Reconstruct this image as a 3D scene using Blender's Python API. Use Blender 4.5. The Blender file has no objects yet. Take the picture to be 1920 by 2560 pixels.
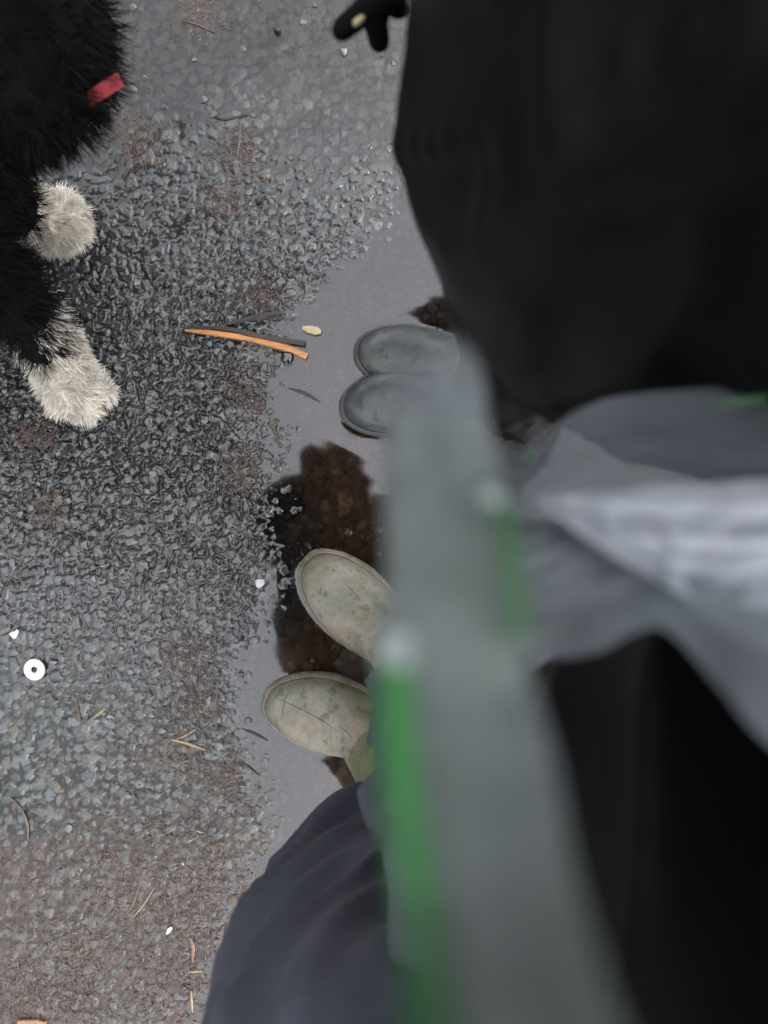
import bpy, bmesh, math, random
import numpy as np
from mathutils import Vector, Matrix

R = math.radians
rng = np.random.default_rng(7)
random.seed(7)
scene = bpy.context.scene
col = scene.collection

# ------------------------------------------------------------------ camera, sky, sun, exposure
H = 1.30                       # lens height above the water level
K = 1.08 / 1920                # metres of ground per photograph pixel
cam_d = bpy.data.cameras.new('camera')
cam_d.sensor_fit = 'VERTICAL'; cam_d.sensor_height = 36; cam_d.sensor_width = 27
cam_d.lens = 36 * H / 1.44
cam_d.clip_start = 0.01; cam_d.clip_end = 500
cam_d.dof.use_dof = True
cam_d.dof.focus_distance = 1.28
cam_d.dof.aperture_fstop = 4.6
cam = bpy.data.objects.new('camera', cam_d); col.objects.link(cam)
cam.location = (0, 0, H)
scene.camera = cam

world = bpy.data.worlds.new('World'); scene.world = world; world.use_nodes = True
wn = world.node_tree.nodes; wl = world.node_tree.links; wn.clear()
sky = wn.new('ShaderNodeTexSky'); sky.sky_type = 'NISHITA'; sky.sun_disc = False
SUN_EL, SUN_AZ = R(50), R(118)
sky.sun_elevation = SUN_EL; sky.sun_rotation = SUN_AZ
sky.air_density = 1.0; sky.dust_density = 1.5; sky.ozone_density = 1.0
hs = wn.new('ShaderNodeHueSaturation'); hs.inputs['Saturation'].default_value = 0.16
bg = wn.new('ShaderNodeBackground'); bg.inputs['Strength'].default_value = 0.15
wo = wn.new('ShaderNodeOutputWorld')
# overcast: cloud luminance rises from horizon to zenith as (1 + 2 sin e) / 3
wtc = wn.new('ShaderNodeTexCoord'); wsep = wn.new('ShaderNodeSeparateXYZ'); wl.new(wtc.outputs['Generated'], wsep.inputs[0])
wma = wn.new('ShaderNodeMath'); wma.operation = 'MULTIPLY_ADD'; wma.use_clamp = False; wma.inputs[1].default_value = 1.34; wma.inputs[2].default_value = .66
wmx = wn.new('ShaderNodeMath'); wmx.operation = 'MAXIMUM'; wmx.inputs[1].default_value = 0.0
wl.new(wsep.outputs[2], wmx.inputs[0]); wl.new(wmx.outputs[0], wma.inputs[0])
wvm = wn.new('ShaderNodeVectorMath'); wvm.operation = 'SCALE'
wl.new(sky.outputs[0], hs.inputs['Color']); wl.new(hs.outputs[0], wvm.inputs[0]); wl.new(wma.outputs[0], wvm.inputs['Scale'])
wl.new(wvm.outputs[0], bg.inputs[0]); wl.new(bg.outputs[0], wo.inputs[0])

sun_d = bpy.data.lights.new('sun', 'SUN'); sun_d.energy = 0.5; sun_d.angle = R(120); sun_d.color = (1, .97, .93)
sun = bpy.data.objects.new('sun', sun_d); col.objects.link(sun)
sdir = Vector((math.sin(SUN_AZ) * math.cos(SUN_EL), math.cos(SUN_AZ) * math.cos(SUN_EL), math.sin(SUN_EL)))
sun.rotation_euler = sdir.to_track_quat('Z', 'Y').to_euler(); sun.location = sdir * 5 + Vector((0, 0, 5))

vs = scene.view_settings
vs.view_transform = 'Standard'; vs.look = 'None'; vs.gamma = 1; vs.use_curve_mapping = False
vs.exposure = 1.5
scene.cycles.max_bounces = 8; scene.cycles.transparent_max_bounces = 16
scene.cycles.caustics_reflective = False; scene.cycles.caustics_refractive = False
scene.cycles.use_denoising = True

# ------------------------------------------------------------------ helpers
def W(px, py, h=0.0):
    """where the sight line through a photograph pixel meets the height h"""
    s = (H - h) / H
    return np.array([(px - 960) * K * s, (1280 - py) * K * s, h])

def tag(o, label, cat, group=None):
    o['label'] = label; o['category'] = cat
    if group: o['group'] = group
    return o

def link(o, parent=None):
    col.objects.link(o)
    if parent is not None: o.parent = parent
    return o

def empty(name, loc=(0, 0, 0)):
    o = bpy.data.objects.new(name, None); o.location = loc; o.empty_display_size = .05
    col.objects.link(o); return o

def mesh_from(name, v, f, mat, parent=None, smooth=True, fix=True):
    me = bpy.data.meshes.new(name)
    v = np.asarray(v, float)
    if parent is not None:
        v = v - np.array(parent_origin(parent))
    me.from_pydata([tuple(p) for p in v], [], [tuple(int(i) for i in q) for q in f])
    if fix:
        bm = bmesh.new(); bm.from_mesh(me); bmesh.ops.recalc_face_normals(bm, faces=bm.faces); bm.to_mesh(me); bm.free()
    if smooth: me.polygons.foreach_set('use_smooth', [True] * len(me.polygons))
    for m in (mat if isinstance(mat, (list, tuple)) else [mat]): me.materials.append(m)
    return link(bpy.data.objects.new(name, me), parent)

def parent_origin(p):
    t = np.zeros(3)
    while p is not None:
        t = t + np.array(p.location); p = p.parent
    return t

def fast_mesh(name, v, tris, mat, parent=None, colors=None, smooth=True):
    """tris: (n,3) or quads (n,4) numpy"""
    me = bpy.data.meshes.new(name); n = tris.shape[1]
    v = np.asarray(v, np.float32)
    if parent is not None: v = v - np.array(parent_origin(parent), np.float32)
    me.vertices.add(len(v)); me.vertices.foreach_set('co', v.ravel())
    me.loops.add(tris.size); me.loops.foreach_set('vertex_index', tris.astype(np.int32).ravel())
    me.polygons.add(len(tris))
    me.polygons.foreach_set('loop_start', np.arange(0, tris.size, n, dtype=np.int32))
    me.polygons.foreach_set('loop_total', np.full(len(tris), n, np.int32))
    if smooth: me.polygons.foreach_set('use_smooth', np.ones(len(tris), bool))
    me.update(calc_edges=True); me.validate()
    if colors is not None:
        a = me.color_attributes.new('tint', 'FLOAT_COLOR', 'POINT')
        a.data.foreach_set('color', np.asarray(colors, np.float32).ravel())
    me.materials.append(mat)
    return link(bpy.data.objects.new(name, me), parent)

_lat = {}
def vn(x, y, seed=0):
    """smooth value noise 0..1 on a 256 lattice"""
    if seed not in _lat: _lat[seed] = np.random.default_rng(1000 + seed).random((256, 256))
    L = _lat[seed]
    x = np.asarray(x, float); y = np.asarray(y, float)
    xi = np.floor(x).astype(int); yi = np.floor(y).astype(int)
    fx = x - xi; fy = y - yi
    fx = fx * fx * fx * (fx * (fx * 6 - 15) + 10); fy = fy * fy * fy * (fy * (fy * 6 - 15) + 10)
    a = L[xi & 255, yi & 255]; b = L[(xi + 1) & 255, yi & 255]; c = L[xi & 255, (yi + 1) & 255]; d = L[(xi + 1) & 255, (yi + 1) & 255]
    return (a * (1 - fx) + b * fx) * (1 - fy) + (c * (1 - fx) + d * fx) * fy

def fbm(x, y, seed=0, octv=4):
    t = 0; amp = .5; tot = 0
    for o in range(octv):
        t = t + amp * vn(x * 2 ** o + 17.3 * o, y * 2 ** o + 9.1 * o, seed + o); tot += amp; amp *= .5
    return t / tot

def sstep(a, b, x):
    t = np.clip((x - a) / (b - a), 0, 1); return t * t * (3 - 2 * t)

def crom(pts, n):
    """Catmull-Rom through the rows of pts, n samples"""
    p = np.asarray(pts, float); m = len(p)
    p = np.vstack([2 * p[0] - p[1], p, 2 * p[-1] - p[-2]])
    out = []
    for t in np.linspace(0, m - 1 - 1e-9, n):
        i = int(t); f = t - i
        a, b, c, d = p[i], p[i + 1], p[i + 2], p[i + 3]
        out.append(.5 * ((2 * b) + (-a + c) * f + (2 * a - 5 * b + 4 * c - d) * f * f + (-a + 3 * b - 3 * c + d) * f ** 3))
    return np.array(out)

def loft(rings, cap0=True, cap1=True):
    rings = np.asarray(rings, float); n, k, _ = rings.shape
    v = rings.reshape(-1, 3); f = []
    for i in range(n - 1):
        for j in range(k):
            f.append((i * k + j, i * k + (j + 1) % k, (i + 1) * k + (j + 1) % k, (i + 1) * k + j))
    v = list(v)
    if cap0:
        v.append(rings[0].mean(0)); c = len(v) - 1
        f += [(c, (j + 1) % k, j) for j in range(k)]
    if cap1:
        v.append(rings[-1].mean(0)); c = len(v) - 1; b = (n - 1) * k
        f += [(c, b + j, b + (j + 1) % k) for j in range(k)]
    return np.array(v), f

def tube_rings(path, rad, k=12):
    path = np.asarray(path, float); n = len(path); rad = np.broadcast_to(np.asarray(rad, float), (n,))
    T = np.gradient(path, axis=0); T /= np.linalg.norm(T, axis=1)[:, None] + 1e-12
    up = np.array([0, 0, 1.]) if abs(T[0][2]) < .9 else np.array([1., 0, 0])
    out = []; N = np.cross(T[0], up); N /= np.linalg.norm(N)
    th = np.linspace(0, 2 * np.pi, k, endpoint=False)
    for i in range(n):
        N = N - T[i] * N.dot(T[i]); N /= np.linalg.norm(N) + 1e-12; B = np.cross(T[i], N)
        out.append(path[i] + rad[i] * (np.cos(th)[:, None] * N + np.sin(th)[:, None] * B))
    return np.array(out)

def capsule(p0, p1, r0, r1, k=14):
    p0 = np.array(p0, float); p1 = np.array(p1, float); d = p1 - p0; L = np.linalg.norm(d); d = d / (L + 1e-9)
    path = []; rad = []
    for a in np.linspace(-90, 0, 6): path.append(p0 + d * r0 * math.sin(R(a))); rad.append(max(r0 * math.cos(R(a)), 1e-4))
    for a in np.linspace(0, 90, 6): path.append(p1 + d * r1 * math.sin(R(a))); rad.append(max(r1 * math.cos(R(a)), 1e-4))
    path = np.array(path) + np.arange(12)[:, None] * 1e-6 * d
    return loft(tube_rings(path, rad, k))

def blob(name, caps, voxel, mat, parent=None, smooth_it=6):
    """overlapping tapered capsules fused into ONE continuous surface"""
    V = []; F = []; o = 0
    for c in caps:
        v, f = capsule(*c); V.append(v); F += [tuple(i + o for i in q) for q in f]; o += len(v)
    me = bpy.data.meshes.new(name); me.from_pydata([tuple(p) for p in np.vstack(V)], [], F)
    t = bpy.data.objects.new(name + '_t', me); col.objects.link(t)
    m = t.modifiers.new('r', 'REMESH'); m.mode = 'VOXEL'; m.voxel_size = voxel
    s = t.modifiers.new('s', 'SMOOTH'); s.iterations = smooth_it; s.factor = .5
    dg = bpy.context.evaluated_depsgraph_get(); dg.update()
    me2 = bpy.data.meshes.new_from_object(t.evaluated_get(dg))
    bpy.data.objects.remove(t); bpy.data.meshes.remove(me)
    me2.name = name
    if parent is not None: me2.transform(Matrix.Translation(-Vector(parent_origin(parent))))
    me2.polygons.foreach_set('use_smooth', [True] * len(me2.polygons))
    me2.materials.clear(); me2.materials.append(mat)
    return link(bpy.data.objects.new(name, me2), parent)

# ------------------------------------------------------------------ materials
class NT:
    def __init__(s, name):
        s.m = bpy.data.materials.new(name); s.m.use_nodes = True; s.t = s.m.node_tree; s.n = s.t.nodes
        s.bsdf = s.n['Principled BSDF']; s.out = s.n['Material Output']
    def N(s, t, **kw):
        n = s.n.new(t)
        for k, v in kw.items(): setattr(n, k, v)
        return n
    def L(s, a, b): s.t.links.new(a, b)
    def set(s, **kw):
        for k, v in kw.items(): s.bsdf.inputs[k.replace('_', ' ')].default_value = v
    def noise(s, scale, detail=4, rough=.55, vec=None):
        n = s.N('ShaderNodeTexNoise'); n.inputs['Scale'].default_value = scale; n.inputs['Detail'].default_value = detail; n.inputs['Roughness'].default_value = rough
        c = s.coord() if vec is None else vec
        s.L(c, n.inputs['Vector']); return n
    def coord(s):
        if not hasattr(s, 'tc'): s.tc = s.N('ShaderNodeTexCoord')
        return s.tc.outputs['Object']
    def ramp(s, fac, stops):
        r = s.N('ShaderNodeValToRGB'); el = r.color_ramp.elements
        while len(el) < len(stops): el.new(.5)
        for e, (p, c) in zip(el, stops): e.position = p; e.color = (*c, 1)
        s.L(fac, r.inputs[0]); return r.outputs[0]
    def mix(s, fac, a, b, mode='MIX'):
        m = s.N('ShaderNodeMix', data_type='RGBA', blend_type=mode)
        for sock, val in ((m.inputs['Factor'], fac), (m.inputs['A'], a), (m.inputs['B'], b)):
            if hasattr(val, 'links'): s.L(val, sock)
            elif isinstance(val, (int, float)): sock.default_value = val
            else: sock.default_value = (*val, 1)
        return m.outputs['Result']
    def math(s, op, a, b=None):
        m = s.N('ShaderNodeMath', operation=op)
        for i, val in enumerate((a, b)):
            if val is None: continue
            if hasattr(val, 'links'): s.L(val, m.inputs[i])
            else: m.inputs[i].default_value = val
        return m.outputs[0]
    def bump(s, h, strength, dist, target='Normal'):
        b = s.N('ShaderNodeBump'); b.inputs['Strength'].default_value = strength; b.inputs['Distance'].default_value = dist
        s.L(h, b.inputs['Height']); s.L(b.outputs[0], s.bsdf.inputs[target]); return b

def m_asphalt():
    t = NT('wet_asphalt')
    a = t.N('ShaderNodeAttribute', attribute_name='tint')
    n = t.noise(420, 5, .65)
    c = t.mix(1.0, a.outputs['Color'], t.ramp(n.outputs['Fac'], [(.25, (.55, .55, .55)), (.75, (1.4, 1.38, 1.34))]), 'MULTIPLY')
    t.L(c, t.bsdf.inputs['Base Color'])
    t.set(Roughness=.5, Coat_IOR=1.68, Coat_Roughness=.03, Specular_IOR_Level=.2)
    t.L(a.outputs['Alpha'], t.bsdf.inputs['Coat Weight'])
    t.bump(n.outputs['Fac'], .5, .0012)
    
    return t.m

def m_stone():
    t = NT('wet_stone')
    oi = t.N('ShaderNodeObjectInfo')
    c0 = t.ramp(oi.outputs['Random'], [(0, (.018, .019, .019)), (.35, (.030, .032, .032)), (.65, (.042, .042, .040)), (.9, (.050, .045, .036)), (1, (.025, .023, .022))])
    n = t.noise(300, 4, .6)
    t.L(t.mix(1.0, c0, t.ramp(n.outputs['Fac'], [(.3, (.6, .6, .6)), (.7, (1.35, 1.35, 1.35))]), 'MULTIPLY'), t.bsdf.inputs['Base Color'])
    t.set(Roughness=.5, Coat_Weight=1.0, Coat_IOR=1.66, Coat_Roughness=.05)
    t.bump(n.outputs['Fac'], .4, .001); return t.m

def m_water():
    t = NT('puddle_water')
    t.n.remove(t.bsdf)
    n = t.noise(14, 2, .5); b = t.N('ShaderNodeBump'); b.inputs['Strength'].default_value = .040; b.inputs['Distance'].default_value = .004; t.L(n.outputs['Fac'], b.inputs['Height'])
    fr = t.N('ShaderNodeFresnel'); fr.inputs['IOR'].default_value = 1.75; t.L(b.outputs[0], fr.inputs['Normal'])
    tr = t.N('ShaderNodeBsdfTransparent'); tr.inputs[0].default_value = (.80, .77, .74, 1)
    gl = t.N('ShaderNodeBsdfGlossy'); gl.inputs['Roughness'].default_value = .045; gl.inputs['Color'].default_value = (.96, .96, 1, 1); t.L(b.outputs[0], gl.inputs['Normal'])
    mx = t.N('ShaderNodeMixShader'); t.L(fr.outputs[0], mx.inputs[0]); t.L(tr.outputs[0], mx.inputs[1]); t.L(gl.outputs[0], mx.inputs[2])
    t.L(mx.outputs[0], t.out.inputs['Surface']); return t.m

def m_boot(name, pale, mid, dark, mud, rough=.42):
    t = NT(name)
    n1 = t.noise(16, 5, .6); n2 = t.noise(55, 4, .65); n3 = t.noise(130, 3, .6)
    c = t.mix(t.ramp(n1.outputs['Fac'], [(.42, (0, 0, 0)), (.52, (1, 1, 1))]), pale, mid)
    spots = t.ramp(n2.outputs['Fac'], [(.575, (0, 0, 0)), (.6, (1, 1, 1))])
    c = t.mix(t.math('MULTIPLY', spots, .75), c, dark)
    c = t.mix(t.ramp(t.noise(24, 6, .7).outputs['Fac'], [(.50, (0, 0, 0)), (.60, (.9, .9, .9))]), c, mud)
    c = t.mix(t.math('MULTIPLY', t.ramp(t.noise(170, 3, .7).outputs['Fac'], [(.60, (0, 0, 0)), (.64, (1, 1, 1))]), .55), c, dark)
    c = t.mix(1.0, c, t.ramp(n3.outputs['Fac'], [(.3, (.86, .86, .86)), (.7, (1.1, 1.1, 1.1))]), 'MULTIPLY')
    t.L(c, t.bsdf.inputs['Base Color'])
    t.L(t.math('ADD', t.math('MULTIPLY', n2.outputs['Fac'], .5), rough - .2), t.bsdf.inputs['Roughness'])
    t.set(Coat_Weight=.25, Coat_Roughness=.25)
    t.bump(t.math('ADD', n2.outputs['Fac'], t.math('MULTIPLY', n3.outputs['Fac'], .4)), .22, .0012)
    return t.m

def m_plain(name, color, rough=.6, var=.25, scale=60, bump=.2, dist=.0006, **kw):
    t = NT(name); n = t.noise(scale, 5, .6)
    lo = tuple(x * (1 - var) for x in color); hi = tuple(x * (1 + var) for x in color)
    t.L(t.ramp(n.outputs['Fac'], [(.3, lo), (.7, hi)]), t.bsdf.inputs['Base Color'])
    t.set(Roughness=rough, **kw); t.bump(n.outputs['Fac'], bump, dist); return t.m

def m_cloth(name, color, rough=.6, weave=1400, sheen=.0, coat=0.0, spec=.25):
    t = NT(name); n = t.noise(12, 4, .55)
    lo = tuple(x * .78 for x in color); hi = tuple(x * 1.22 for x in color)
    t.L(t.ramp(n.outputs['Fac'], [(.3, lo), (.7, hi)]), t.bsdf.inputs['Base Color'])
    t.set(Roughness=rough, Sheen_Weight=sheen, Coat_Weight=coat, Coat_Roughness=.35, Specular_IOR_Level=spec)
    w = t.N('ShaderNodeTexWave', wave_type='BANDS', bands_direction='DIAGONAL'); w.inputs['Scale'].default_value = weave; w.inputs['Distortion'].default_value = 1.5
    t.L(t.coord(), w.inputs['Vector'])
    n2 = t.noise(70, 4, .6)
    t.bump(t.math('ADD', t.math('MULTIPLY', w.outputs['Fac'], .12), n2.outputs['Fac']), .2, .0015); return t.m

def m_film(name, color, alpha, rough=.35, var=.2):
    t = NT(name); n = t.noise(14, 3, .5)
    lo = tuple(x * (1 - var) for x in color); hi = tuple(x * (1 + var) for x in color)
    c = t.ramp(n.outputs['Fac'], [(.3, lo), (.7, hi)])
    t.L(c, t.bsdf.inputs['Base Color']); t.set(Roughness=rough)
    t.bump(t.noise(60, 4, .6).outputs['Fac'], .55, .006)
    tl = t.N('ShaderNodeBsdfTranslucent'); t.L(c, tl.inputs[0])
    m1 = t.N('ShaderNodeMixShader'); m1.inputs[0].default_value = .35; t.L(t.bsdf.outputs[0], m1.inputs[1]); t.L(tl.outputs[0], m1.inputs[2])
    tr = t.N('ShaderNodeBsdfTransparent')
    m2 = t.N('ShaderNodeMixShader'); m2.inputs[0].default_value = alpha; t.L(tr.outputs[0], m2.inputs[1]); t.L(m1.outputs[0], m2.inputs[2])
    t.L(m2.outputs[0], t.out.inputs['Surface']); return t.m

def m_wood(name, a, b, scale=(40, 400, 400), rough=.45, coat=.4):
    t = NT(name); mp = t.N('ShaderNodeMapping'); mp.inputs['Scale'].default_value = scale
    t.L(t.coord(), mp.inputs['Vector']); n = t.noise(1, 5, .6, vec=mp.outputs[0])
    t.L(t.ramp(n.outputs['Fac'], [(.3, a), (.7, b)]), t.bsdf.inputs['Base Color'])
    t.set(Roughness=rough, Coat_Weight=coat, Coat_Roughness=.15); t.bump(n.outputs['Fac'], .5, .001); return t.m

def m_bubble():
    t = NT('bubble_film'); t.n.remove(t.bsdf)
    fr = t.N('ShaderNodeFresnel'); fr.inputs['IOR'].default_value = 1.5
    tr = t.N('ShaderNodeBsdfTransparent'); gl = t.N('ShaderNodeBsdfGlossy'); gl.inputs['Roughness'].default_value = .02
    mx = t.N('ShaderNodeMixShader'); t.L(fr.outputs[0], mx.inputs[0]); t.L(tr.outputs[0], mx.inputs[1]); t.L(gl.outputs[0], mx.inputs[2])
    t.L(mx.outputs[0], t.out.inputs['Surface']); return t.m

M = dict(
    asphalt=m_asphalt(), stone=m_stone(), water=m_water(),
    olive=m_boot('olive_rubber', (.234, .221, .172), (.168, .160, .115), (.09, .086, .05), (.24, .19, .145)),
    olive_sole=m_boot('olive_sole_rubber', (.16, .14, .105), (.12, .10, .07), (.06, .05, .035), (.20, .15, .11)),
    olive_shaft_shaded=m_boot('shaded_olive_shaft_rubber', (.15, .145, .08), (.11, .11, .055), (.06, .06, .03), (.14, .12, .07)),  # darker olive: the shade on the shaft is put into its colour
    grey_boot=m_boot('grey_rubber', (.075, .08, .08), (.055, .06, .06), (.03, .032, .032), (.10, .10, .095), .3),
    grey_sole=m_plain('grey_sole_rubber', (.05, .052, .055), .4),
    navy=m_cloth('navy_waterproof', (.058, .059, .078), .42, spec=.3),
    black=m_cloth('black_coat_cloth', (.0013, .0013, .0018), .40, spec=.17),
    black_leg=m_cloth('black_trouser_cloth', (.0026, .0026, .0031), .55, spec=.16),
    glove=m_plain('black_glove_knit', (.0025, .0025, .0025), .8, scale=300, bump=.5, Specular_IOR_Level=.08),
    skin=m_plain('skin', (.45, .28, .2), .5, .08),
    cream=m_plain('cream_tab', (.40, .37, .20), .6, .15),
    fur_black=m_plain('black_fur', (.0035, .0035, .0038), .7, .4, 40, Specular_IOR_Level=.12),
    fur_white=m_plain('cream_white_fur', (.70, .65, .57), .75, .30, 28),
    red=m_plain('red_webbing', (.30, .028, .034), .7, .3),
    film=m_film('frosted_film', (.28, .315, .305), .58, var=.38),
    film_thin=m_film('thin_clear_film', (.27, .30, .335), .33),
    film_wisp=m_film('sheer_film', (.27, .30, .32), .17),
    film_green=m_film('green_printed_film', (.095, .38, .115), .80, var=.2),
    film_green_mid=m_film('worn_green_film', (.085, .28, .10), .62, var=.25),
    film_green_faint=m_film('faint_green_film', (.09, .24, .10), .40, var=.2),
    film_white=m_film('white_printed_film', (.62, .68, .68), .9, var=.06),
    tissue=m_film('white_tissue', (.66, .69, .75), .42, .6, .05),
    steel=m_plain('zinc_steel', (.50, .50, .51), .35, .15, 300, Metallic=.2),
    white=m_plain('white_flake', (.50, .50, .50), .5, .08, 200),
    palestone=m_plain('pale_pebble_stone', (.20, .205, .20), .5, .25, 120),
    orange=m_wood('split_orange_wood', (.32, .11, .025), (.62, .29, .08)),
    bark=m_wood('dark_wet_bark', (.010, .007, .006), (.035, .023, .018), coat=.15),
    twig=m_wood('brown_twig', (.035, .020, .012), (.10, .058, .035)),
    rust=m_wood('rusty_wood_chip', (.09, .04, .018), (.19, .09, .04)),
    straw=m_wood('pale_splinter_wood', (.17, .11, .06), (.30, .20, .11)),
    seed=m_wood('pale_seed_husk', (.36, .29, .15), (.55, .46, .28)),
    litter=m_plain('leaf_litter_fibre', (.055, .034, .027), .6, .6, 90, Coat_Weight=.4, Coat_Roughness=.2),
    litter_pale=m_plain('pale_litter_fibre', (.17, .11, .065), .6, .4, 90),
    brick=m_plain('orange_brick_chip', (.32, .17, .10), .7, .2),
    orange_cloth=m_plain('rust_woven_label', (.10, .035, .012), .7, .3),
    bubble=m_bubble(),
)

# ------------------------------------------------------------------ the ground: wet asphalt as one sheet
def axis_lines(a, b, step):
    mid = np.arange(a, b + 1e-9, step); lo = []; hi = []; d = step; p = a
    while p > -60: d *= 1.10 if d < .02 else 1.4; p -= d; lo.append(p)
    d = step; p = mid[-1]
    while p < 60: d *= 1.10 if d < .02 else 1.4; p += d; hi.append(p)
    return np.concatenate([lo[::-1], mid, hi])

STEP = .00138
gx = axis_lines(-.57, .26, STEP); gy = axis_lines(-.75, .75, STEP)
X, Y = np.meshgrid(gx, gy, indexing='ij')
PX = X / K + 960; PY = 1280 - Y / K

shore = np.array([(-400, 1500), (0, 1330), (300, 1120), (450, 1010), (600, 880), (700, 770), (800, 715), (900, 655), (1000, 640), (1130, 650), (1250, 660), (1400, 705), (1500, 700),
                  (1600, 650), (1660, 590), (1720, 600), (1800, 640), (1900, 650), (2000, 680), (2100, 660), (2250, 610), (2400, 560), (2600, 500), (2900, 560), (3200, 900)], float)
def basin(PX, PY):
    """signed distance-like (m): positive inside the puddle"""
    s = np.interp(PY, shore[:, 0], shore[:, 1])
    wob = (fbm(PX / 90, PY / 90, 40, 4) - .5) * 130 + (fbm(PX / 28, PY / 28, 44, 2) - .5) * 40
    d = (PX - s + wob) * K
    d = np.minimum(d, (2150 - PX) * K)
    d = np.minimum(d, (3100 - PY) * K); d = np.minimum(d, (PY + 300) * K)
    return d
D = basin(PX, PY)
shallow_top = 1 - sstep(350, 900, PY)            # the puddle is only a film in the upper part
slope_in = (.075 + .06 * sstep(.03, .09, D)) * (1 - .50 * shallow_top)
base = np.where(D > 0, -np.minimum(D * slope_in, .017), np.minimum(-D * .05, .0042))
base = base + (fbm(X * 7, Y * 7, 3, 3) - .5) * .0028

left_mid = np.exp(-((PY - 1060) / 480) ** 2)      # the coarse patch beside the dog
relief = .30 + 1.25 * left_mid + .14 * sstep(1500, 2000, PY) + .25 * (fbm(X * 9, Y * 9, 12, 3) - .5)
relief = relief * np.where(D > 0, np.clip(1 - D * 8, .38, 1), 1)

X0, Y0 = X, Y
def stones(cell, seed, rmin, rmax, fill):
    """jittered convex chips, returns height 0..1 and chip random number"""
    wa = .30 * cell
    X = X0 + (fbm(X0 / cell * 1.1, Y0 / cell * 1.1, 70 + seed, 3) - .5) * wa * 2; Y = Y0 + (fbm(X0 / cell * 1.1 + 50, Y0 / cell * 1.1, 75 + seed, 3) - .5) * wa * 2
    ci = np.floor(X / cell).astype(int); cj = np.floor(Y / cell).astype(int)
    r = np.random.default_rng(seed); T = 256
    ox, oy, rr, hh, keep, a0, tx, ty = (r.random((T, T)) for _ in range(8))
    rk = r.random((5, T, T)); ak = r.random((5, T, T))
    best = np.full(X.shape, -1.0); bid = np.zeros(X.shape)
    near = np.maximum(np.abs(X), np.abs(Y)) < 1.6
    for di in (-1, 0, 1):
        for dj in (-1, 0, 1):
            i = ci + di; j = cj + dj; I = i % T; J = j % T
            u = X - (i + .15 + .7 * ox[I, J]) * cell; v = Y - (j + .15 + .7 * oy[I, J]) * cell
            rad = rmin + (rmax - rmin) * rr[I, J] ** 1.6
            d = np.zeros(X.shape)
            for k in range(5):
                an = a0[I, J] * 6.283 + k * 1.2566 + (ak[k][I, J] - .5) * .8
                d = np.maximum(d, (u * np.cos(an) + v * np.sin(an)) / (.68 + .5 * rk[k][I, J]))
            d = .75 * d / rad + .25 * np.sqrt(u * u + v * v) / rad
            h = (.45 + .55 * hh[I, J]) * (1 - np.clip((d - .55) / .50, 0, 1.6) ** 2) + ((tx[I, J] - .5) * u + (ty[I, J] - .5) * v) / rad * .35
            h = np.where((keep[I, J] < fill) & (d < 1.35), h, -1)
            w = h > best
            best = np.where(w, h, best); bid = np.where(w, (ox[I, J] * 7.31 + oy[I, J] * 3.77) % 1, bid)
    return np.where(near, np.maximum(best, 0), .3), bid

s1, id1 = stones(.0125, 1, .0050, .0092, .93)
s2, id2 = stones(.0070, 2, .0020, .0042, .85)
s2 = s2 * .55
use1 = s1 >= s2
st = np.maximum(s1, s2)
sid = np.where(use1, id1, id2)
micro = (fbm(X * 300, Y * 300, 20, 4) - .5)
HS = st * .0078 * relief + micro * (.0008 + .0012 * sstep(1500, 2000, PY)) * (.4 + relief) * np.clip(st * 3, 0, 1)
film = .0052 * (.36 - .34 * left_mid + .34 * np.exp(-((PY - 150) / 480) ** 2) - .10 * sstep(1500, 2000, PY)) * (.6 + .8 * fbm(X * 16, Y * 16, 25, 3)) * .8
k_s = .0005
Z = np.logaddexp(HS / k_s, film / k_s) * k_s                        # water film rounds the gaps between the chips
Z = Z - .0035 + base
exposed = sstep(-.0006, .0010, HS - film)

# chip, binder and mud colours
def lut(v, stops):
    p = [q[0] for q in stops]; return np.stack([np.interp(v, p, [q[1][c] for q in stops]) for c in range(3)], -1)
chip = lut(sid, [(0, (.045, .049, .050)), (.3, (.085, .092, .094)), (.6, (.125, .132, .13)), (.8, (.075, .08, .08)), (.90, (.10, .095, .08)), (.94, (.13, .105, .075)), (.97, (.10, .075, .065)), (1, (.055, .058, .06))])
binder = np.array([.028, .027, .026]) * (.7 + .6 * fbm(X * 60, Y * 60, 30, 3))[..., None]
chip_gain = .30 + .50 * np.exp(-((PY - 150) / 420) ** 2) + .58 * sstep(1350, 1950, PY) + .5 * (D > 0) * (PY < 800)          # chips paler towards the top, the bottom and in the upper puddle
chip = chip * chip_gain[..., None]; binder = binder * .5
tint = binder + (chip - binder) * (np.clip(st * 2.0 - .15, 0, 1) * (.35 + .65 * exposed))[..., None]
mud_spots = [(500, 30, 70, 60), (330, 350, 60, 80), (565, 505, 75, 55), (600, 380, 50, 60), (90, 1095, 60, 45), (600, 1180, 60, 90), (620, 980, 60, 70), (470, 1640, 70, 60), (490, 1760, 60, 70),
             (420, 1880, 110, 90), (560, 1950, 70, 90), (650, 740, 60, 50), (120, 1280, 50, 60)]
mud = np.zeros(X.shape)
for (mx, my, sx, sy) in mud_spots:
    mud = np.maximum(mud, np.exp(-((PX - mx) / sx) ** 2 - ((PY - my) / sy) ** 2) * .9)
mud = np.maximum(mud, sstep(1850, 2250, PY + (PX - 300) * .12) * 1.0)
mud = np.clip(mud * 1.25 - .55 + 1.1 * (fbm(X * 38, Y * 38, 33, 4) - .32), 0, 1) * (mud > .04)
mudc = np.array([.052, .037, .031]) * (.3 + 1.4 * fbm(X * 110, Y * 110, 35, 3))[..., None]
tint = tint + (mudc - tint) * (np.clip(mud * 1.5, 0, 1) * (1 - .62 * exposed * (sid > .3)))[..., None]
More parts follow.
